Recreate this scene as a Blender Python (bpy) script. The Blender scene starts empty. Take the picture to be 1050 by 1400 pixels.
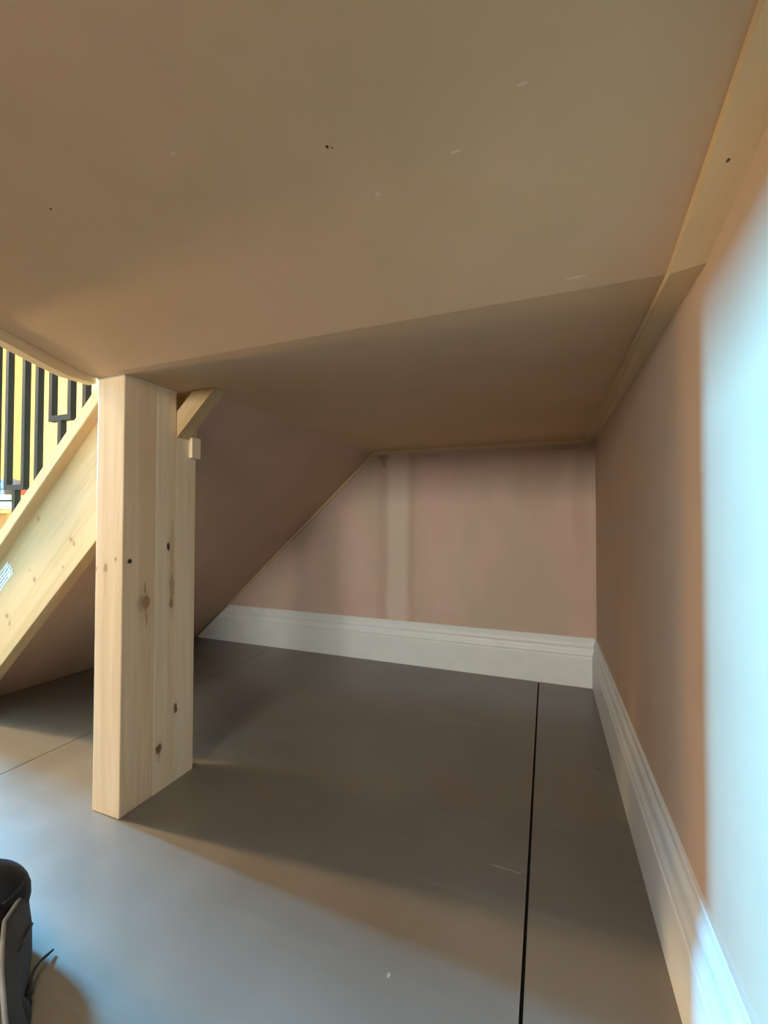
import bpy, bmesh, math, random
from mathutils import Vector, Matrix
random.seed(4)
SC = bpy.context.scene
COL = SC.collection

# ------------------------------------------------------------------ camera
cam_d = bpy.data.cameras.new('camera'); cam = bpy.data.objects.new('camera', cam_d); COL.objects.link(cam)
cam_d.sensor_fit = 'VERTICAL'; cam_d.sensor_height = 36.0; cam_d.sensor_width = 27.0
cam_d.lens = 578.87 / 1400 * 36.0
cam_d.clip_start = 0.01
yaw, pitch, roll = math.radians(21.075), math.radians(1.074), math.radians(0.113)
fwd = Vector((-math.sin(yaw) * math.cos(pitch), math.cos(yaw) * math.cos(pitch), math.sin(pitch)))
rgt = Vector((math.cos(yaw), math.sin(yaw), 0)); upv = rgt.cross(fwd)
r2 = math.cos(roll) * rgt + math.sin(roll) * upv
u2 = -math.sin(roll) * rgt + math.cos(roll) * upv
M = Matrix((r2, u2, -fwd)).transposed().to_4x4(); M.translation = Vector((0, 0, 0.70))
cam.matrix_world = M
SC.camera = cam

# ------------------------------------------------------------------ view, world, lights
SC.view_settings.view_transform = 'Standard'; SC.view_settings.look = 'None'
SC.view_settings.gamma = 1.0; SC.view_settings.use_curve_mapping = False
SC.view_settings.exposure = 0.18
w = bpy.data.worlds.new('sky'); SC.world = w; w.use_nodes = True
bg = w.node_tree.nodes['Background']; bg.inputs[0].default_value = (0.55, 0.78, 1.0, 1); bg.inputs[1].default_value = 1.0

def area(name, loc, target, sx, sy, power, col, spread=180):
    d = bpy.data.lights.new(name, 'AREA'); d.shape = 'RECTANGLE'; d.size = sx; d.size_y = sy
    d.energy = power; d.color = col; d.spread = math.radians(spread)
    o = bpy.data.objects.new(name, d); COL.objects.link(o)
    o.location = loc
    o.rotation_euler = (Vector(target) - Vector(loc)).to_track_quat('-Z', 'Y').to_euler()
    return o
# daylight in the hall window (left end of the hall) and an added fill light behind the camera
area('hall_daylight', (-3.68, 0.925, 1.265), (0, 0.925, 1.265), 0.29, 0.37, 465, (0.125, 0.535, 1.0), 115)
area('room_fill', (-0.45, -2.68, 1.45), (-0.45, 0, 1.45), 1.1, 0.62, 86, (1.0, 0.93, 0.84))
# the warm bulb that lights the hall
pl = bpy.data.lights.new('hall_bulb', 'POINT'); pl.energy = 150; pl.color = (1.0, 0.72, 0.36); pl.shadow_soft_size = 0.04
plo = bpy.data.objects.new('hall_bulb', pl); COL.objects.link(plo); plo.location = (-2.2, 0.60, 1.9)
# low warm light added in the hall to brighten ceiling and right wall
pl2 = bpy.data.lights.new('hall_low_fill', 'POINT'); pl2.energy = 60; pl2.color = (1.0, 0.70, 0.34); pl2.shadow_soft_size = 0.085
plo2 = bpy.data.objects.new('hall_low_fill', pl2); COL.objects.link(plo2); plo2.location = (-2.95, 0.625, 0.40)

# ------------------------------------------------------------------ materials
def new_mat(name):
    m = bpy.data.materials.new(name); m.use_nodes = True
    nt = m.node_tree; b = nt.nodes['Principled BSDF']
    return m, nt, b
def N(nt, t, **kw):
    n = nt.nodes.new(t)
    for k, v in kw.items(): setattr(n, k, v)
    return n
def mathn(nt, op, a, b=None, c=None):
    n = N(nt, 'ShaderNodeMath', operation=op)
    for i, x in enumerate((a, b, c)):
        if x is None: continue
        if isinstance(x, (int, float)): n.inputs[i].default_value = x
        else: nt.links.new(x, n.inputs[i])
    return n.outputs[0]
def mix(nt, fac, a, b):
    n = N(nt, 'ShaderNodeMix', data_type='RGBA')
    if isinstance(fac, (int, float)): n.inputs[0].default_value = fac
    else: nt.links.new(fac, n.inputs[0])
    for i, x in ((6, a), (7, b)):
        if isinstance(x, tuple): n.inputs[i].default_value = (*x, 1)
        else: nt.links.new(x, n.inputs[i])
    return n.outputs[2]
def noise(nt, vec, scale, detail=3, rough=0.55, dist=0.0):
    n = N(nt, 'ShaderNodeTexNoise'); n.inputs['Scale'].default_value = scale
    n.inputs['Detail'].default_value = detail; n.inputs['Roughness'].default_value = rough
    n.inputs['Distortion'].default_value = dist
    nt.links.new(vec, n.inputs['Vector']); return n.outputs['Fac']
def ramp(nt, fac, lo, hi):
    n = N(nt, 'ShaderNodeMapRange', interpolation_type='SMOOTHSTEP')
    n.inputs[1].default_value = lo; n.inputs[2].default_value = hi
    nt.links.new(fac, n.inputs[0]); return n.outputs[0]
def scaled(nt, vec, s, rot=(0, 0, 0)):
    n = N(nt, 'ShaderNodeMapping'); n.inputs['Scale'].default_value = s; n.inputs['Rotation'].default_value = rot
    nt.links.new(vec, n.inputs['Vector']); return n.outputs[0]
def bump(nt, b, h, strength, dist=0.002):
    n = N(nt, 'ShaderNodeBump'); n.inputs['Strength'].default_value = strength; n.inputs['Distance'].default_value = dist
    nt.links.new(h, n.inputs['Height']); nt.links.new(n.outputs[0], b.inputs['Normal'])
def position(nt): return N(nt, 'ShaderNodeNewGeometry').outputs['Position']
def sep(nt, v):
    s = N(nt, 'ShaderNodeSeparateXYZ'); nt.links.new(v, s.inputs[0]); return s.outputs

def plaster(name, c1, c2, blotch=2.5, stretch=(1, 1, 0.35), extra=None, rough=0.8):
    m, nt, b = new_mat(name); p = position(nt)
    f1 = ramp(nt, noise(nt, scaled(nt, p, stretch), blotch, 4), 0.35, 0.65)
    col = mix(nt, f1, c1, c2)
    f2 = ramp(nt, noise(nt, p, 9, 5), 0.40, 0.75)
    col = mix(nt, mathn(nt, 'MULTIPLY', f2, 0.25), col, tuple(x * 0.82 for x in c1))
    if extra: col = extra(nt, p, col)
    nt.links.new(col, b.inputs['Base Color']); b.inputs['Roughness'].default_value = rough
    b.inputs['Specular IOR Level'].default_value = 0.3
    bump(nt, b, noise(nt, p, 30, 4), 0.25, 0.001)
    return m

def ellipse(nt, a, c, a0, c0, ra, rc, soft=0.35):
    da = mathn(nt, 'DIVIDE', mathn(nt, 'SUBTRACT', a, a0), ra)
    dc = mathn(nt, 'DIVIDE', mathn(nt, 'SUBTRACT', c, c0), rc)
    d = mathn(nt, 'ADD', mathn(nt, 'MULTIPLY', da, da), mathn(nt, 'MULTIPLY', dc, dc))
    n = N(nt, 'ShaderNodeMapRange', interpolation_type='SMOOTHSTEP')
    n.inputs[1].default_value = 1 + soft; n.inputs[2].default_value = 1 - soft
    nt.links.new(d, n.inputs[0]); return n.outputs[0]
def box_mask(nt, a, lo, hi, soft):
    return mathn(nt, 'MULTIPLY', ramp(nt, a, lo - soft, lo + soft), mathn(nt, 'SUBTRACT', 1.0, ramp(nt, a, hi - soft, hi + soft)))

def back_wall_extra(nt, p, col):
    s = sep(nt, p)
    wob = mathn(nt, 'MULTIPLY', mathn(nt, 'SUBTRACT', noise(nt, scaled(nt, p, (1, 1, 1)), 2.5, 2), 0.5), 0.05)
    x = mathn(nt, 'ADD', s[0], wob)
    # the jointing band over the plasterboard seam, and its dark edge
    col = mix(nt, mathn(nt, 'MULTIPLY', box_mask(nt, x, -0.80, -0.745, 0.02), 0.30), col, (0.40, 0.27, 0.20))
    col = mix(nt, mathn(nt, 'MULTIPLY', box_mask(nt, x, -0.742, -0.640, 0.018), 0.5), col, (0.70, 0.58, 0.47))
    col = mix(nt, mathn(nt, 'MULTIPLY', box_mask(nt, x, -0.632, -0.60, 0.012), 0.35), col, (0.46, 0.29, 0.21))
    # dark stains at top left, other darker patches along the top and right side
    for a0, c0, ra, rc, f in ((-0.765, 1.015, 0.035, 0.012, 0.8), (-0.765, 0.985, 0.012, 0.022, 0.6), (0.075, 1.014, 0.06, 0.010, 0.5),
                              (-0.52, 1.012, 0.05, 0.007, 0.4), (-0.05, 0.93, 0.10, 0.20, 0.22), (0.13, 0.8, 0.03, 0.25, 0.2)):
        col = mix(nt, mathn(nt, 'MULTIPLY', ellipse(nt, x, s[2], a0, c0, ra, rc, 0.8), f), col, (0.36, 0.24, 0.16))
    for a0, c0, ra, rc, f in ((-0.42, 0.45, 0.12, 0.2, 0.12), (-0.95, 0.52, 0.1, 0.2, 0.12)):
        col = mix(nt, mathn(nt, 'MULTIPLY', ellipse(nt, x, s[2], a0, c0, ra, rc, 0.9), f), col, (0.72, 0.58, 0.45))
    return col
def right_wall_extra(nt, p, col):
    s = sep(nt, p)
    return mix(nt, mathn(nt, 'MULTIPLY', ellipse(nt, s[1], s[2], 1.90, 0.872, 0.006, 0.035, 0.5), 0.8), col, (0.18, 0.11, 0.06))
def soffit_extra(nt, p, col):
    s = sep(nt, p)
    for a0, c0, r in ((-0.224, 0.405, 0.0017), (-0.219, 0.4075, 0.0009), (-0.625, 0.365, 0.0016)):
        col = mix(nt, ellipse(nt, s[0], s[1], a0, c0, r, r, 0.5), col, (0.03, 0.02, 0.015))
    # pale scuffs left by the trowel
    for a0, c0, ra, rc, f in ((-0.091, 0.45, 0.006, 0.0015, 0.7), (0.04, 0.664, 0.014, 0.002, 0.7), (-0.19, 0.47, 0.003, 0.003, 0.5), (-0.40, 0.36, 0.004, 0.002, 0.4), (-0.02, 0.41, 0.005, 0.0015, 0.5)):
        col = mix(nt, mathn(nt, 'MULTIPLY', ellipse(nt, s[0], s[1], a0, c0, ra, rc, 0.7), f), col, (0.80, 0.62, 0.46))
    return col

PINK1, PINK2 = (0.58, 0.42, 0.325), (0.52, 0.39, 0.29)
M_back = plaster('pink plaster back', (0.62, 0.415, 0.345), (0.53, 0.41, 0.315), 5.0, (1, 1, 0.35), back_wall_extra)
M_right = plaster('pink plaster right', (0.61, 0.43, 0.315), (0.58, 0.42, 0.295), 3.0, (1, 1, 0.35), right_wall_extra)
M_soffit = plaster('pink plaster soffit', (0.64, 0.43, 0.27), (0.60, 0.415, 0.245), 3.2, (1, 1, 1), soffit_extra)
M_slope = plaster('pink plaster under stair', (0.60, 0.40, 0.30), (0.54, 0.37, 0.26), 3.0, (1, 1, 1))
M_cream = plaster('cream yellow paint', (0.68, 0.42, 0.165), (0.66, 0.405, 0.155), 2.0)
M_hall = plaster('hall plaster', (0.70, 0.58, 0.46), (0.66, 0.54, 0.42), 2.0)

def paint(name, col, rough=0.45):
    m, nt, b = new_mat(name); p = position(nt)
    f = ramp(nt, noise(nt, p, 14, 4), 0.4, 0.75)
    nt.links.new(mix(nt, mathn(nt, 'MULTIPLY', f, 0.35), col, tuple(x * 0.86 for x in col)), b.inputs['Base Color'])
    b.inputs['Roughness'].default_value = rough
    bump(nt, b, noise(nt, scaled(nt, p, (1, 1, 6)), 25, 3), 0.15, 0.0008)
    return m
M_white = paint('white primer', (0.75, 0.745, 0.725))
M_white_wood = paint('white window paint', (0.78, 0.77, 0.74))

def metal(name, col, rough=0.45, spec=0.5):
    m, nt, b = new_mat(name); p = position(nt)
    f = noise(nt, p, 60, 3)
    nt.links.new(mix(nt, f, col, tuple(x * 0.7 for x in col)), b.inputs['Base Color'])
    b.inputs['Roughness'].default_value = rough; b.inputs['Specular IOR Level'].default_value = spec
    return m
M_black = metal('black powder coat', (0.022, 0.020, 0.018), 0.7, 0.2)

def wood(name, light, dark, stretch, rot=(0, 0, 0), knots=(), axes=(1, 2), rough=0.55, grain=1.0):
    """pine: grain runs along the axis with the small stretch; knots = (axis pair, a0, c0, ra, rc, colour, strength)"""
    m, nt, b = new_mat(name); p = position(nt)
    wn = N(nt, 'ShaderNodeTexNoise'); wn.inputs['Scale'].default_value = 55; wn.inputs['Detail'].default_value = 2; nt.links.new(p, wn.inputs['Vector'])
    wv = N(nt, 'ShaderNodeVectorMath', operation='MULTIPLY_ADD'); wv.inputs[1].default_value = (.009, .009, .012); wv.inputs[2].default_value = (-.0045, -.0045, -.006)
    nt.links.new(wn.outputs['Color'], wv.inputs[0])
    wa = N(nt, 'ShaderNodeVectorMath', operation='ADD'); nt.links.new(p, wa.inputs[0]); nt.links.new(wv.outputs[0], wa.inputs[1])
    s = sep(nt, wa.outputs[0])
    q = scaled(nt, scaled(nt, p, (1, 1, 1), rot), stretch)
    g = noise(nt, q, 1.0, 5, 0.6, 0.6)
    g2 = noise(nt, scaled(nt, q, (3.1, 3.1, 3.1)), 1.0, 4, 0.6)
    col = mix(nt, mathn(nt, 'MULTIPLY', ramp(nt, g, 0.38, 0.66), grain), light, dark)
    col = mix(nt, mathn(nt, 'MULTIPLY', ramp(nt, g2, 0.5, 0.75), 0.35 * grain), col, tuple(x * 0.8 for x in dark))
    for (ax, a0, c0, ra, rc, kc, ks) in knots:
        # ring halo, then the knot
        if min(ra, rc) > 0.003:
            col = mix(nt, mathn(nt, 'MULTIPLY', ellipse(nt, s[ax[0]], s[ax[1]], a0, c0, ra * 1.8, rc * 2.2, 0.9), 0.30 * ks), col, tuple(x * 0.75 for x in dark))
        col = mix(nt, mathn(nt, 'MULTIPLY', ellipse(nt, s[ax[0]], s[ax[1]], a0, c0, ra, rc, 0.6), ks), col, kc)
    nt.links.new(col, b.inputs['Base Color']); b.inputs['Roughness'].default_value = rough
    b.inputs['Specular IOR Level'].default_value = 0.35
    bump(nt, b, g, 0.12, 0.001)
    return m
KB, KR = (0.020, 0.014, 0.008), (0.27, 0.12, 0.05)
YZ, XZ = (1, 2), (0, 2)
post_knots = [(YZ, .730, .599, .0055, .0060, KB, 1), (YZ, .775, .494, .0125, .0165, (0.34, 0.16, 0.08), .9), (YZ, .763, .492, .010, .022, (0.42, 0.27, 0.16), .45), (YZ, .774, .525, .0018, .020, KR, .8), (YZ, .777, .458, .0016, .026, KR, .8),
              (YZ, .841, .629, .0045, .0110, KB, 1), (YZ, .8535, .52, .0075, .036, (0.44, 0.24, 0.13), .7), (YZ, .852, .478, .006, .012, KR, .8), (YZ, .853, .63, .006, .07, (0.42, 0.29, 0.18), .4),
              (YZ, .819, .11, .0090, .0125, (0.12, 0.06, 0.03), .9), (YZ, .819, .095, .0016, .02, KR, .6), (YZ, .870, .193, .0055, .0125, (0.13, 0.06, 0.03), .9),
              (XZ, -.991, .583, .0065, .010, (0.40, 0.20, 0.08), .85), (XZ, -.991, .545, .0012, .03, KR, .4), (XZ, -.957, .604, .0032, .005, (0.34, 0.17, 0.07), .8), (XZ, -1.024, .58, .004, .007, (0.40, 0.20, 0.08), .7)]
PINE_L, PINE_D = (0.82, 0.63, 0.41), (0.71, 0.50, 0.29)
M_post = wood('pine post', PINE_L, PINE_D, (38, 38, 1.6), (0, 0, 0), post_knots, grain=.75)
M_post2 = wood('pine post paler', (0.84, 0.69, 0.48), (0.75, 0.57, 0.37), (34, 34, 1.3), (0, 0, 0), post_knots, grain=.65)
ang = math.radians(43)
kn = lambda x, z: (x * .966, .7 + (z - .7) * .966)
string_knots = []
for x, z, ra, rc, ks in ((-1.562, .702, .006, .008, .6), (-1.398, .636, .007, .007, .9), (-1.384, .624, .005, .007, .8), (-1.434, .549, .004, .004, .7),
                         (-1.575, .502, .006, .006, .8), (-1.60, .53, .004, .004, .5), (-1.72, .371, .009, .007, .8), (-1.703, .347, .005, .010, .6), (-1.18, .80, .006, .006, .5)):
    a, c = kn(x, z); string_knots.append((XZ, a, c, ra, rc, (0.30, 0.15, 0.05), ks))
M_string = wood('pine string', (0.58, 0.415, 0.225), (0.50, 0.335, 0.165), (1.4, 30, 30), (0, ang, 0), string_knots, grain=.8)
M_batten = wood('pale timber batten', (0.66, 0.49, 0.285), (0.60, 0.43, 0.24), (40, 1.5, 40), (0, 0, 0),
                [((0, 1), .172, .515, .0018, .0018, KB, .9), ((0, 1), .178, .43, .0018, .003, KB, .8)], grain=.4)
M_tread = wood('pine tread', (0.80, 0.60, 0.34), (0.68, 0.47, 0.24), (30, 1.5, 30))
M_oldwood = wood('cream table wood', (0.42, 0.34, 0.20), (0.38, 0.30, 0.17), (1.5, 30, 30))

def floor_mat():
    m, nt, b = new_mat('grey floor board'); p = position(nt); s = sep(nt, p)
    f1 = ramp(nt, noise(nt, p, 2.2, 4, 0.5, 0.3), 0.30, 0.72)
    col = mix(nt, f1, (0.142, 0.120, 0.098), (0.180, 0.158, 0.135))
    f2 = ramp(nt, noise(nt, scaled(nt, p, (1, 1, 1), (0, 0, 0.8)), 4, 5, 0.55, 0.3), 0.25, 0.9)
    col = mix(nt, mathn(nt, 'MULTIPLY', f2, 0.25), col, (0.22, 0.205, 0.185))
    # pale wipe streaks and a few specks of plaster
    st = ramp(nt, noise(nt, scaled(nt, p, (2.0, 22, 1), (0, 0, 0.95)), 1.0, 4, 0.6, 0.3), 0.56, 0.80)
    col = mix(nt, mathn(nt, 'MULTIPLY', st, 0.25), col, (0.27, 0.26, 0.24))
    for a0, c0, ra, rc in ((-0.231, 0.623, .0025, .004), (-0.09, 0.894, .022, .0018), (-0.06, 0.893, .010, .0014), (-1.55, .77, .004, .004)):
        col = mix(nt, mathn(nt, 'MULTIPLY', ellipse(nt, s[0], s[1], a0, c0, ra, rc, 0.8), 0.55), col, (0.45, 0.43, 0.40))
    nt.links.new(col, b.inputs['Base Color'])
    rr = N(nt, 'ShaderNodeMapRange'); rr.inputs[3].default_value = 0.27; rr.inputs[4].default_value = 0.40
    nt.links.new(f2, rr.inputs[0]); nt.links.new(rr.outputs[0], b.inputs['Roughness'])
    b.inputs['Specular IOR Level'].default_value = 0.6
    bump(nt, b, noise(nt, p, 4, 3, 0.45, 0.2), 0.12, 0.004)
    return m
M_floor = floor_mat()
M_dark, nt_, b_ = new_mat('dark joint'); b_.inputs['Base Color'].default_value = (0.012, 0.010, 0.009, 1); b_.inputs['Roughness'].default_value = 0.9

def fabric(name, col, rough=0.85, sc=220):
    m, nt, b = new_mat(name); p = position(nt)
    f = noise(nt, p, sc, 3); f2 = noise(nt, p, 22, 4)
    c = mix(nt, ramp(nt, f2, .35, .7), col, tuple(x * 1.5 for x in col))
    nt.links.new(mix(nt, mathn(nt, 'MULTIPLY', f, .4), c, tuple(x * .6 for x in col)), b.inputs['Base Color'])
    b.inputs['Roughness'].default_value = rough
    bump(nt, b, f, 0.3, 0.001)
    return m
M_grey_fab = fabric('grey canvas', (0.060, 0.056, 0.052))
M_black_fab = fabric('black nylon', (0.012, 0.012, 0.014), 0.6)
M_edge_fab = fabric('pale canvas edge', (0.30, 0.29, 0.28))
M_blue = metal('dark blue plastic', (0.05, 0.08, 0.13), 0.25)
M_red = metal('red card', (0.50, 0.06, 0.03), 0.6)
M_paper = fabric('paper', (0.30, 0.28, 0.22), 0.8, 60)
M_greycard = fabric('grey card', (0.050, 0.044, 0.038), 0.8, 60)

def label_mat():
    m, nt, b = new_mat('printed label'); p = position(nt)
    q = scaled(nt, p, (1, 1, 1), (0, ang, 0)); s = sep(nt, q)
    rows = mathn(nt, 'GREATER_THAN', mathn(nt, 'FRACT', mathn(nt, 'MULTIPLY', s[2], 95.0)), 0.62)
    words = mathn(nt, 'GREATER_THAN', noise(nt, scaled(nt, q, (120, 1, 95)), 1.0, 2), 0.47)
    nt.links.new(mix(nt, mathn(nt, 'MULTIPLY', rows, words), (0.74, 0.76, 0.76), (0.20, 0.21, 0.22)), b.inputs['Base Color'])
    b.inputs['Roughness'].default_value = 0.5
    return m
M_label = label_mat()
def glass_mat():
    m = bpy.data.materials.new('window glass'); m.use_nodes = True; nt = m.node_tree
    nt.nodes.remove(nt.nodes['Principled BSDF']); out = nt.nodes['Material Output']
    t = N(nt, 'ShaderNodeBsdfTransparent'); t.inputs[0].default_value = (0.95, 0.98, 0.97, 1)
    g = N(nt, 'ShaderNodeBsdfGlossy'); g.inputs['Roughness'].default_value = 0.02
    mx = N(nt, 'ShaderNodeMixShader'); mx.inputs[0].default_value = 0.06
    nt.links.new(t.outputs[0], mx.inputs[1]); nt.links.new(g.outputs[0], mx.inputs[2]); nt.links.new(mx.outputs[0], out.inputs[0])
    return m
M_glass = glass_mat()

# ------------------------------------------------------------------ mesh helpers (coordinates are world metres)
def add_box(bm, x0, x1, y0, y1, z0, z1):
    v = [bm.verts.new(c) for c in ((x0, y0, z0), (x1, y0, z0), (x1, y1, z0), (x0, y1, z0), (x0, y0, z1), (x1, y0, z1), (x1, y1, z1), (x0, y1, z1))]
    for f in ((0, 3, 2, 1), (4, 5, 6, 7), (0, 1, 5, 4), (1, 2, 6, 5), (2, 3, 7, 6), (3, 0, 4, 7)): bm.faces.new([v[i] for i in f])
def add_loft(bm, a, b):
    """two equal outlines joined into a closed solid"""
    va = [bm.verts.new(c) for c in a]; vb = [bm.verts.new(c) for c in b]; n = len(a)
    bm.faces.new(va); bm.faces.new(list(reversed(vb)))
    for i in range(n): bm.faces.new((va[i], vb[i], vb[(i + 1) % n], va[(i + 1) % n]))
def xz_prism(bm, pts, y0, y1): add_loft(bm, [(x, y0, z) for x, z in pts], [(x, y1, z) for x, z in pts])
def yz_prism(bm, pts, x0, x1): add_loft(bm, [(x0, y, z) for y, z in pts], [(x1, y, z) for y, z in pts])
def xy_prism(bm, pts, z0, z1): add_loft(bm, [(x, y, z0) for x, y in pts], [(x, y, z1) for x, y in pts])
def add_tube(bm, pts, rads, seg=8):
    rings = []
    for i, p in enumerate(pts):
        p = Vector(p); a = Vector(pts[max(i - 1, 0)]); b = Vector(pts[min(i + 1, len(pts) - 1)]); t = (b - a).normalized()
        s = t.cross(Vector((0, 0, 1))); s = s.normalized() if s.length > 1e-4 else Vector((1, 0, 0)); u = s.cross(t)
        r = rads[i] if isinstance(rads, (list, tuple)) else rads
        rings.append([bm.verts.new(p + r * (math.cos(2 * math.pi * k / seg) * s + math.sin(2 * math.pi * k / seg) * u)) for k in range(seg)])
    for i in range(len(rings) - 1):
        for k in range(seg): bm.faces.new((rings[i][k], rings[i][(k + 1) % seg], rings[i + 1][(k + 1) % seg], rings[i + 1][k]))
    bm.faces.new(rings[0]); bm.faces.new(list(reversed(rings[-1])))
def obj(name, bm, mat, parent=None, bevel=0.0, seg=2, smooth=False, loc=None):
    bmesh.ops.recalc_face_normals(bm, faces=bm.faces)
    if bevel:
        bmesh.ops.bevel(bm, geom=list(bm.edges), offset=bevel, segments=seg, profile=0.5, affect='EDGES', clamp_overlap=True)
    base = Vector((0, 0, 0))
    if parent is not None:
        q = parent
        while q is not None: base += q.location; q = q.parent
    if loc is None:
        xs = [v.co for v in bm.verts]
        loc = Vector((sum(c.x for c in xs) / len(xs), sum(c.y for c in xs) / len(xs), min(c.z for c in xs)))
    loc = Vector(loc)
    for v in bm.verts: v.co -= loc
    me = bpy.data.meshes.new(name); bm.to_mesh(me); bm.free(); me.materials.append(mat)
    if smooth:
        for p in me.polygons: p.use_smooth = True
    o = bpy.data.objects.new(name, me); COL.objects.link(o); o.location = loc - base
    if parent is not None: o.parent = parent
    return o
def bx(name, b, mat, parent=None, bevel=0.0, **k):
    bm = bmesh.new(); add_box(bm, *b); return obj(name, bm, mat, parent, bevel, **k)
def thing(name, label, cat, loc, group=None):
    o = bpy.data.objects.new(name, None); COL.objects.link(o); o.location = loc; o.empty_display_size = 0.05
    o['label'] = label; o['category'] = cat
    if group: o['group'] = group
    return o
def struct(o, label=None, cat=None):
    o['kind'] = 'structure'
    if label: o['label'] = label
    if cat: o['category'] = cat
    return o
def tag(o, label, cat, group=None):
    o['label'] = label; o['category'] = cat
    if group: o['group'] = group
    return o

# ------------------------------------------------------------------ the setting
XW, YB = 0.19, 1.985           # right wall, back wall
XL, YF, ZC = -3.6, -2.6, 2.6   # hall end wall, wall behind the camera, hall ceiling
ZS, YK, SL = 1.045, 0.69, 0.23  # under-stair ceiling: flat height, crease, rise of the sloping part
zs = lambda y: ZS + SL * max(0.0, YK - y)

fl = struct(bx('floor', (XL - .1, XW + .1, YF - .1, YB + .1, -0.06, -0.013), M_dark), 'grey board floor under the stairs and out into the hall', 'floor')
cols = [(XL, -2.772), (-2.768, -1.4045), (-1.4015, -0.0408), (-0.0352, XW)]
for i, (a, b) in enumerate(cols):
    rows = [(YF, -1.2), (-1.199, YB)] if i < 2 else [(YF, -1.5), (-1.499, 0.8938), (0.8942, YB)]
    for (c, d) in rows:
        bx('floor_board', (a, b, c, d, -0.013, 0.0), M_floor, fl)

# back wall: pink plaster under the stairs, cream paint above and along the flight
bm = bmesh.new(); xz_prism(bm, [(-2.02, -0.013), (XW, -0.013), (XW, 1.10), (-0.79, 1.10)], YB, YB + 0.10)
struct(obj('wall_back', bm, M_back), 'pink bare plaster wall closing the back of the understairs space', 'wall')
bm = bmesh.new(); xz_prism(bm, [(XL, -.013), (-2.02, -.013), (-0.79, 1.10), (XW, 1.10), (XW, ZC), (XL, ZC)], YB, YB + 0.10)
struct(obj('wall_hall', bm, M_cream), 'cream yellow hall wall seen between the black balusters', 'wall')
struct(bx('wall_right', (XW, XW + 0.1, YF, YB + 0.1, -.013, ZC), M_right), 'pink plaster right wall with a bright patch of daylight', 'wall')

def wall_with_hole(bm, axis, p0, p1, a0, a1, z0, z1, ha0, ha1, hz0, hz1):
    for (u0, u1, w0, w1) in ((a0, ha0, z0, z1), (ha1, a1, z0, z1), (ha0, ha1, z0, hz0), (ha0, ha1, hz1, z1)):
        if axis == 'x': add_box(bm, p0, p1, u0, u1, w0, w1)
        else: add_box(bm, u0, u1, p0, p1, w0, w1)
bm = bmesh.new(); wall_with_hole(bm, 'x', XL - 0.1, XL, YF, YB + 0.1, -.013, ZC, 0.75, 1.11, 1.05, 1.48)
struct(obj('wall_left', bm, M_cream), 'hall end wall with the window, left of the picture', 'wall')
bm = bmesh.new(); wall_with_hole(bm, 'y', YF - 0.1, YF, XL, XW, -.013, ZC, -1.05, 0.15, 1.11, 1.79)
struct(obj('wall_front', bm, M_hall), 'plaster wall behind the viewpoint', 'wall')
struct(bx('added_partition', (XL, -1.25, 0.40, 0.52, -.013, ZC), M_hall), 'added unseen plaster partition keeping hall daylight off the near floor', 'wall')  # added out of view to cut off hall daylight near the camera
bm = bmesh.new(); add_box(bm, XL, XW, YF, YB, ZC, ZC + 0.1)
struct(obj('ceiling_hall', bm, M_hall), 'hall ceiling high above the stairs', 'ceiling')
def window(name, axis, p, a0, a1, z0, z1):
    fw = 0.03
    bm = bmesh.new()
    for (u0, u1, w0, w1) in ((a0, a0 + fw, z0, z1), (a1 - fw, a1, z0, z1), (a0 + fw, a1 - fw, z0, z0 + fw), (a0 + fw, a1 - fw, z1 - fw, z1)):
        if axis == 'x': add_box(bm, p - 0.04, p - 0.005, u0, u1, w0, w1)
        else: add_box(bm, u0, u1, p - 0.04, p - 0.005, w0, w1)
    o = struct(obj(name, bm, M_white_wood), 'unseen white framed window letting daylight in', 'window')
    b = (p - 0.024, p - 0.020, a0 + fw, a1 - fw, z0 + fw, z1 - fw)
    if axis != 'x': b = (a0 + fw, a1 - fw, p - 0.024, p - 0.020, z0 + fw, z1 - fw)
    bx('pane', b, M_glass, o)
window('window_1', 'x', XL, 0.75, 1.11, 1.05, 1.48)
window('fill_window', 'y', YF, -1.05, 0.15, 1.11, 1.79)  # unseen window added to go with the fill light behind the camera

# under-stair ceiling: rising part, flat part, and the sloping underside of the lower flight
bm = bmesh.new(); YE = -1.1
yz_prism(bm, [(YK, ZS), (YE, zs(YE)), (YE, zs(YE) + 0.04), (YK, ZS + 0.04)], -1.026, XW)
struct(obj('ceiling', bm, M_soffit), 'tan plastered ceiling rising over the viewpoint under the upper stairs', 'ceiling')
bm = bmesh.new()
xy_prism(bm, [(-1.026, YK), (XW, YK), (XW, YB), (-0.815, YB), (-0.850, 0.93), (-1.026, 0.90)], ZS, ZS + 0.04)
struct(obj('ceiling_landing', bm, M_soffit), 'flat tan plastered ceiling under the stair landing', 'ceiling')
bm = bmesh.new()
k = 0.05
a = [(-2.035, 0.90, 0.0), (-0.848, 0.90, ZS), (-0.802, 0.90, ZS + 0.042), (-0.86, 0.90, ZS + 0.042), (-2.085, 0.90, 0.0)]
b = [(-1.961, YB, 0.0), (-0.817, YB, ZS), (-0.772, YB, ZS + 0.042), (-0.83, YB, ZS + 0.042), (-2.015, YB, 0.0)]
add_loft(bm, a, b)
struct(obj('ceiling_stair', bm, M_slope), 'dark sloping plaster underside of the lower stairs', 'ceiling')
struct(bx('ceiling_landing_floor', (-0.78, XW, YK, YB, 1.09, 1.14), M_tread), 'timber landing above the flat ceiling', 'landing')

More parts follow.
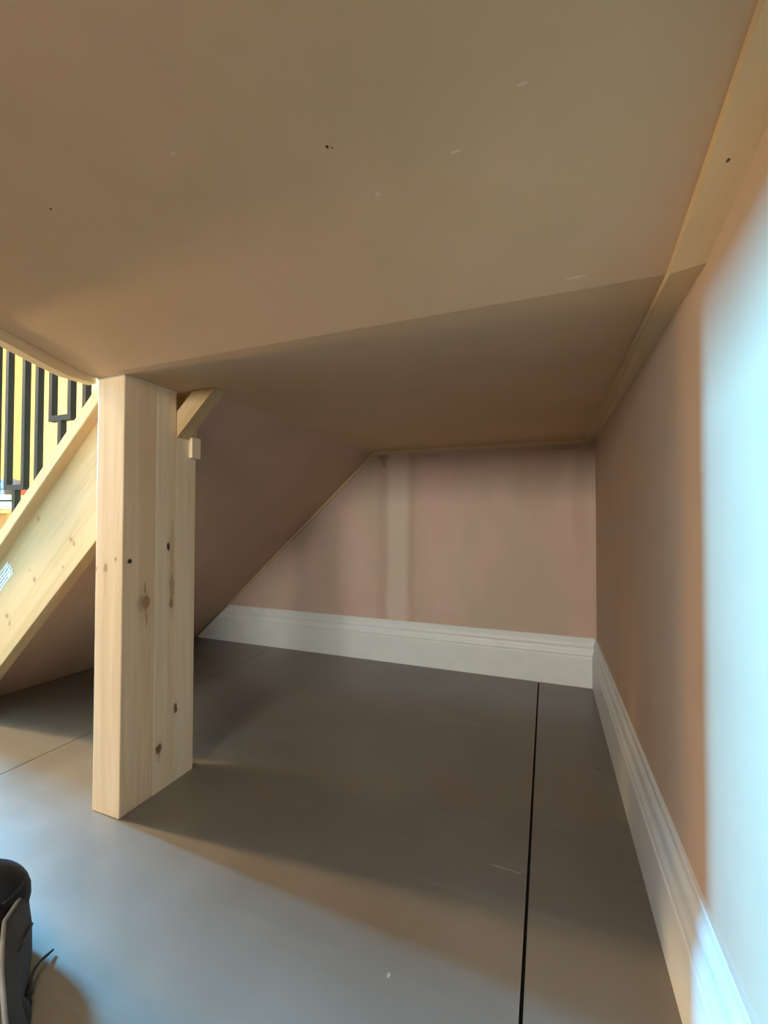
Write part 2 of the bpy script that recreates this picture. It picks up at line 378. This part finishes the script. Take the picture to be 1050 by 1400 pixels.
# skirting boards
PROF = [(0, 0), (.018, 0), (.018, .122), (.0165, .126), (.0145, .128), (.0165, .131), (.0168, .136), (.0150, .143), (.0118, .150), (.0100, .157), (.0095, .162),
        (.0118, .165), (.0122, .172), (.0105, .180), (.0078, .186), (.0062, .189), (.0062, .203), (.0050, .205), (0, .205)]
bm = bmesh.new()
add_loft(bm, [(-1.952 + z / 0.915 * 1.0, YB - d, z) for d, z in PROF], [(XW - d, YB - d, z) for d, z in PROF])
struct(obj('baseboard_back', bm, M_white), 'white primed moulded skirting board along the back wall', 'skirting board')
bm = bmesh.new()
add_loft(bm, [(XW - d, YF, z) for d, z in PROF], [(XW - d, YB - d, z) for d, z in PROF])
struct(obj('baseboard_right', bm, M_white), 'white primed moulded skirting board along the right wall', 'skirting board')

# timber battens along the ceiling edge on the right wall
bm = bmesh.new()
add_loft(bm, [(0.148, YB - .012, ZS), (XW, YB - .012, ZS), (XW, YB - .012, 1.040), (0.150, YB - .012, 1.036)],
             [(0.157, 0.655, zs(.655)), (XW, 0.655, zs(.655)), (XW, 0.640, 1.026), (0.157, 0.668, 1.034)])
struct(obj('trim_1', bm, M_batten), 'timber batten along the flat ceiling edge at the right wall', 'trim')
bm = bmesh.new()
add_loft(bm, [(0.157, 0.655, zs(.655)), (XW, 0.655, zs(.655)), (XW, 0.6405, 1.026), (0.157, 0.6685, 1.034)],
             [(0.157, -1.0, zs(-1.0)), (XW, -1.0, zs(-1.0)), (XW, -1.0, zs(-1.0) - .029), (0.157, -1.0, zs(-1.0) - .018)])
struct(obj('trim_2', bm, M_batten), 'timber batten rising along the sloping ceiling at the right wall', 'trim')
# thin beads round the back wall and along the top of the sloping underside
struct(bx('trim_3', (-0.812, 0.182, YB - .010, YB, 1.029, ZS), M_batten), 'thin bead along the top of the back wall', 'trim')
struct(bx('trim_4', (0.183, XW, YB - .008, YB, .205, ZS), M_right), 'plaster bead in the corner of the back and right walls', 'trim')
bm = bmesh.new()
n = Vector((0.675, 0, -0.738)) * 0.013
p0, p1 = Vector((-1.955 + .205 / .915, 0, .205)), Vector((-0.819, 0, ZS - .002))
pts = [p0 + Vector((-.006, 0, 0)), p1, p1 + n + Vector((0.004, 0, 0)), p0 + n + Vector((-.004, 0, .012))]
xz_prism(bm, [(p.x, p.z) for p in pts], YB - .010, YB)
struct(obj('trim_5', bm, M_batten), 'thin bead up the sloping edge of the back wall', 'trim')
bm = bmesh.new()
add_loft(bm, [(-.853, .93, ZS - .003), (-.846, .93, ZS - .003), (-.846, .93, ZS + .002), (-.853, .93, ZS + .002)],
             [(-.822, YB, ZS - .003), (-.815, YB, ZS - .003), (-.815, YB, ZS + .002), (-.822, YB, ZS + .002)])
struct(obj('trim_6', bm, M_batten), 'pale bead where the sloping underside meets the flat ceiling', 'trim')

# outer string of the upper flight, with its lower lip
bm = bmesh.new()
low = [(0.711, 1.033), (0.645, 1.033), (0.60, 1.042), (0.51, 1.065), (YE, 1.065 + SL * (.51 - YE))]
yz_prism(bm, low + [(YE, 1.40 + SL * (.51 - YE)), (0.711, 1.38)], -1.062, -1.033)
us = obj('stair_string', bm, M_batten)
tag(us, 'pale timber edge board of the upper stairs above the balusters', 'stair string')

# ------------------------------------------------------------------ newel post of glued lamellas
post = thing('newel_post', 'thick laminated pine newel post with dark knots standing on the floor', 'post', (-0.98, 0.82, 0))
seams = [(.711, .8005, 1.0445, M_post), (.8010, .8415, 1.0445, M_post2), (.8420, .8625, 1.0445, M_post), (.8630, .931, .925, M_post2)]
for y0, y1, zt, mt in seams:
    bx('lamella', (-1.026, -0.935, y0, y1, 0.0, zt), mt, post, 0.0022 if y0 == .711 else 0.0007, seg=2)

bx('top_bead', (-1.0270, -0.9338, .7098, .8624, 1.0415, 1.0449), M_white_wood, post)
# stub of the string running through the notch in the post, and the small packer
zl = lambda x: 0.920 + 0.94 * (x + 0.937)
bm = bmesh.new()
xz_prism(bm, [(-0.99, zl(-0.99)), (-0.806, zl(-.806)), (-0.806, ZS - .001), (-0.880, ZS - .001), (-0.99, zl(-.99) + .072)], 0.864, 0.905)
bm2 = bm
br = obj('timber_brace', bm2, M_string, None, 0.001, seg=1)
tag(br, 'short slanted timber stub between the post and the flat ceiling', 'timber')
bm = bmesh.new(); add_box(bm, -0.9349, -0.923, .906, .938, .872, .930)
tag(obj('timber_packer', bm, M_post2, None, 0.0015), 'small square wooden packer at the back corner of the post', 'timber block')

# ------------------------------------------------------------------ lower flight
st = thing('staircase', 'pine lower stair flight climbing to the post, with closed string board', 'staircase', (-1.6, 1.4, 0))
zb = lambda x: 0.213 + 0.94 * (x + 1.693)      # string underside
ztop = lambda x: zb(x) + 0.35
bm = bmesh.new()
xz_prism(bm, [(-1.919, 0.0), (-1.027, zb(-1.027)), (-1.027, ztop(-1.027)), (-2.20, max(ztop(-2.20), .13)), (-2.20, 0.0)], 0.860, 0.899)
sb = obj('string_board', bm, M_string, st, 0.0012, seg=1)
bm = bmesh.new()
xz_prism(bm, [(-2.22, ztop(-2.22)), (-1.027, ztop(-1.027)), (-1.027, ztop(-1.027) + .052), (-2.22, ztop(-2.22) + .052)], 0.826, 0.93)
cap = obj('string_cap', bm, M_string, st, 0.003)
# label stuck to the string
bm = bmesh.new()
def onstr(u, v):  # u along the slope, v across it
    c, s = math.cos(ang), math.sin(ang); return (-1.668 + u * c - v * s, 0.528 + u * s + v * c)
xz_prism(bm, [onstr(*p) for p in ((-.09, -.028), (.024, -.028), (.032, -.012), (.026, .020), (-.09, .022))], 0.8592, 0.8599)
lb = obj('label', bm, M_label, sb); lb['label'] = 'white printed label stuck on the board'
for k in range(1, 6):
    xr = (0.19 * k - 0.20) / 0.915 - 2.06
    bx('riser', (xr, xr + .018, .90, YB - .002, .19 * (k - 1) + (0 if k == 1 else .0), .19 * k - .026), M_tread, st)
    bx('tread', (xr - .02, xr + .225, .90, YB - .002, .19 * k - .025, .19 * k), M_tread, st, 0.004)
bx('trimmer', (-1.020, -0.925, .9065, .925, .9315, ZS + .03), M_tread, st)
bx('start_post_blocker', (-2.30, -2.201, .785, .93, 0, 1.35), M_post2, st, 0.003)  # unseen foot newel, widened to keep window light off the string

# ------------------------------------------------------------------ black metal balustrade on the string
YBL = 0.88
bal = thing('balustrade', 'black square metal balustrade with forked bars standing on the string', 'balustrade', (-1.6, YBL, 0))
h = 0.009
capt = lambda x: ztop(x) + .052
rail = lambda x: capt(x) + 0.86
def bar(name, x, z0, z1, parent): return bx(name, (x - h, x + h, YBL - h, YBL + h, z0, z1), M_black, parent, 0.0008, seg=1)
for i in range(-3, 2):
    xc = -1.433 + 0.2275 * i
    # single bar to the right of each fork
    xs = xc + 0.1135
    if xs < -1.05 and xs > -2.18: bar('baluster', xs, capt(xs) - .004, rail(xs), bal)
    if xc + .045 < -1.05 and xc > -2.14:
        zu = capt(xc) + 0.161
        f = bar('fork_stem', xc, capt(xc) - .004, zu - h, bal)
        bx('fork_crossbar', (xc - .045 - h, xc + .045 + h, YBL - h, YBL + h, zu - h, zu + h), M_black, bal, 0.0008, seg=1)
        for s in (-1, 1): bar('fork_bar', xc + s * .045, zu + h, rail(xc + s * .045), bal)
bm = bmesh.new(); xz_prism(bm, [(-2.2, rail(-2.2) - .002), (-1.06, rail(-1.06) - .002), (-1.06, rail(-1.06) + .03), (-2.2, rail(-2.2) + .03)], YBL - .02, YBL + .02)
obj('handrail', bm, M_black, bal, 0.003)

# ------------------------------------------------------------------ table with clutter far behind the balusters
tb = thing('side_table', 'cream painted side table against the yellow wall behind the balusters', 'table', (-3.05, 1.62, 0))
bx('table_top', (-3.55, -2.62, 1.42, 1.80, .757, .785), M_oldwood, tb, 0.004)
bx('apron', (-3.50, -2.67, 1.47, 1.78, .735, .7565), M_oldwood, tb, 0.002)
for x in (-3.49, -2.72):
    for y in (1.475, 1.73): bx('leg', (x, x + .045, y, y + .045, 0, .735), M_oldwood, tb, 0.003)
tag(bx('magazine', (-3.45, -2.85, 1.48, 1.74, .785, .800), M_paper, None, 0.002), 'pale magazine at the bottom of the pile on the table', 'magazine', 'papers piled on the side table')
tag(bx('folder', (-3.42, -3.00, 1.49, 1.72, .800, .812), M_greycard, None, 0.002), 'grey folder lying on the pale magazine on the table', 'folder', 'papers piled on the side table')
tag(bx('cardboard_box', (-3.40, -2.89, 1.50, 1.70, .812, .842), M_oldwood, None, 0.003), 'flat cream cardboard box in the middle of the pile', 'box')
tag(bx('book', (-3.37, -2.965, 1.51, 1.68, .842, .872), M_greycard, None, 0.003), 'dark grey book lying on the cream box', 'book')
bm = bmesh.new(); bmesh.ops.create_uvsphere(bm, u_segments=24, v_segments=14, radius=0.10)
for v in bm.verts:
    v.co.z = max(v.co.z, -0.012) * 0.72; v.co = Vector((v.co.x * 1.10 - 3.09, v.co.y * 0.8 + 1.60, v.co.z + .8807))
hm = obj('safety_helmet', bm, M_blue, None, smooth=True)
tag(hm, 'dark shiny rounded helmet lying on the pile of books', 'helmet')
tag(bx('small_box', (-2.960, -2.905, 1.56, 1.66, .842, .880), M_red, None, 0.002), 'small red box standing beside the helmet', 'box')

# ------------------------------------------------------------------ grey canvas bag at the lower left
bag = thing('tool_bag', 'dark grey canvas bag slumped on the floor at the lower left', 'bag', (-0.85, 0.40, 0))
def grid_solid(bm, rows, th):
    """sheet through rows of points, given a thickness along its normal"""
    nr, nc = len(rows), len(rows[0]); R = [[Vector(p) for p in r] for r in rows]
    top = [[None] * nc for _ in range(nr)]; bot = [[None] * nc for _ in range(nr)]
    for i in range(nr):
        for j in range(nc):
            du = R[min(i + 1, nr - 1)][j] - R[max(i - 1, 0)][j]; dv = R[i][min(j + 1, nc - 1)] - R[i][max(j - 1, 0)]
            nn = du.cross(dv)
            nn = nn.normalized() if nn.length > 1e-9 else Vector((0, 0, 1))
            if nn.z < 0: nn = -nn
            top[i][j] = bm.verts.new(R[i][j]); bot[i][j] = bm.verts.new(R[i][j] - nn * th)
    for i in range(nr - 1):
        for j in range(nc - 1):
            bm.faces.new((top[i][j], top[i][j + 1], top[i + 1][j + 1], top[i + 1][j])); bm.faces.new((bot[i][j], bot[i + 1][j], bot[i + 1][j + 1], bot[i][j + 1]))
    for i in range(nr - 1):
        bm.faces.new((top[i][0], top[i + 1][0], bot[i + 1][0], bot[i][0])); bm.faces.new((top[i][-1], bot[i][-1], bot[i + 1][-1], top[i + 1][-1]))
    for j in range(nc - 1):
        bm.faces.new((top[0][j], bot[0][j], bot[0][j + 1], top[0][j + 1])); bm.faces.new((top[-1][j], top[-1][j + 1], bot[-1][j + 1], bot[-1][j]))
import numpy as np
RM = np.array([list(r2), list(u2), list(fwd)])
def at(x, y, z):   # the point at height z along the ray of a photograph pixel: used once, to place the bag on the floor
    d = RM.T @ np.array([(x - 525) / 578.87, -(y - 700) / 578.87, 1.0]); t = (z - .70) / d[2]
    return (d[0] * t, d[1] * t, z)
L_edge = [(34, 1218, .075), (22, 1238, .085), (6, 1262, .098), (3, 1295, .105), (2, 1335, .105), (5, 1375, .095), (8, 1410, .085), (6, 1450, .07)]
R_edge = [(38, 1214, .070), (41, 1240, .055), (44, 1262, .040), (44, 1300, .030), (40, 1335, .026), (33, 1362, .026), (40, 1395, .026), (44, 1450, .026)]
rows = []
for l, r in zip(L_edge, R_edge):
    A, B = Vector(at(*l)), Vector(at(*r)); row = []
    for j in range(6):
        t = j / 5; q = A.lerp(B, t); q.z += 0.012 * math.sin(math.pi * t); row.append(q)
    rows.append(row)
bm = bmesh.new(); grid_solid(bm, rows, .006)
fp = obj('flap', bm, M_grey_fab, bag, smooth=True)
bm = bmesh.new(); add_tube(bm, [Vector(at(*p)) + Vector((0, 0, .003)) for p in L_edge], .0028, 8); obj('piping', bm, M_edge_fab, fp, smooth=True)
bm = bmesh.new(); add_tube(bm, [at(33, 1223, .078), at(36, 1216, .075), at(38, 1214, .071)], [.003, .0045, .002], 8); obj('tip', bm, M_edge_fab, fp, smooth=True)
bm = bmesh.new(); add_tube(bm, [at(44, 1263, .044), at(39, 1275, .060), at(31, 1290, .082), at(25, 1301, .094)], [.002, .0024, .002, .001], 8); sm = obj('slit', bm, M_black_fab, fp, smooth=True)
# rounded black body, resting on the floor behind the flap
bm = bmesh.new(); bmesh.ops.create_uvsphere(bm, u_segments=32, v_segments=20, radius=1.0)
c0 = Vector(at(-26, 1246, .07))
for v in bm.verts:
    a = v.co.copy(); s = 1 + .05 * math.sin(5 * a.z + 2 * a.x)
    v.co = Vector((c0.x + a.x * .060 * s, c0.y + a.y * .06 * s, max(.001, .070 + a.z * .07)))
spine = [Vector((c0.x - .01, c0.y - .01, .06))]
for l in L_edge[3:]:
    q = Vector(at(*l)); spine.append(Vector((q.x - .062, q.y - .022, .056)))
fine = [spine[i].lerp(spine[i + 1], t / 3) for i in range(len(spine) - 1) for t in range(3)] + [spine[-1], spine[-1] + (spine[-1] - spine[-2]).normalized() * .02]
nf = len(fine)
add_tube(bm, fine, [(.054 + .003 * math.sin(1.7 * i)) * min(1.0, (nf - i) / 4 + .1) for i in range(nf)], 20)
for v in bm.verts: v.co.z = max(.001, v.co.z)
bd = obj('body', bm, M_black_fab, bag, smooth=True)
for zz, rr in ((.098, .0545), (.082, .0595)):
    bm = bmesh.new(); ring = [(c0.x + rr * math.cos(t * math.pi / 12), c0.y + rr * math.sin(t * math.pi / 12), zz) for t in range(25)]
    add_tube(bm, ring, .0022, 8); obj('strap', bm, M_black_fab, bd, smooth=True)
bm = bmesh.new(); bmesh.ops.create_uvsphere(bm, u_segments=24, v_segments=14, radius=1.0)
c1 = Vector(at(-26, 1425, .03))
for v in bm.verts: v.co = Vector((c1.x + v.co.x * .05, c1.y + v.co.y * .05, max(.001, .03 + v.co.z * .03)))
obj('pocket', bm, M_black_fab, bag, smooth=True)
cord = [at(36, 1378, .012), at(37, 1366, .016), at(40, 1352, .018), at(42, 1338, .017), at(47, 1325, .014), at(55, 1314, .010), at(64, 1306, .007), at(73, 1298, .005)]
bm = bmesh.new(); add_tube(bm, cord, [.006, .0055, .004, .0024, .0022, .002, .0022, .0016], 8); obj('cord', bm, M_black_fab, bag, smooth=True)
bm = bmesh.new(); add_tube(bm, [at(33, 1366, .018), at(39, 1360, .019), at(45, 1355, .016)], [.003, .005, .0015], 8); obj('cord_knot', bm, M_black_fab, bag, smooth=True)
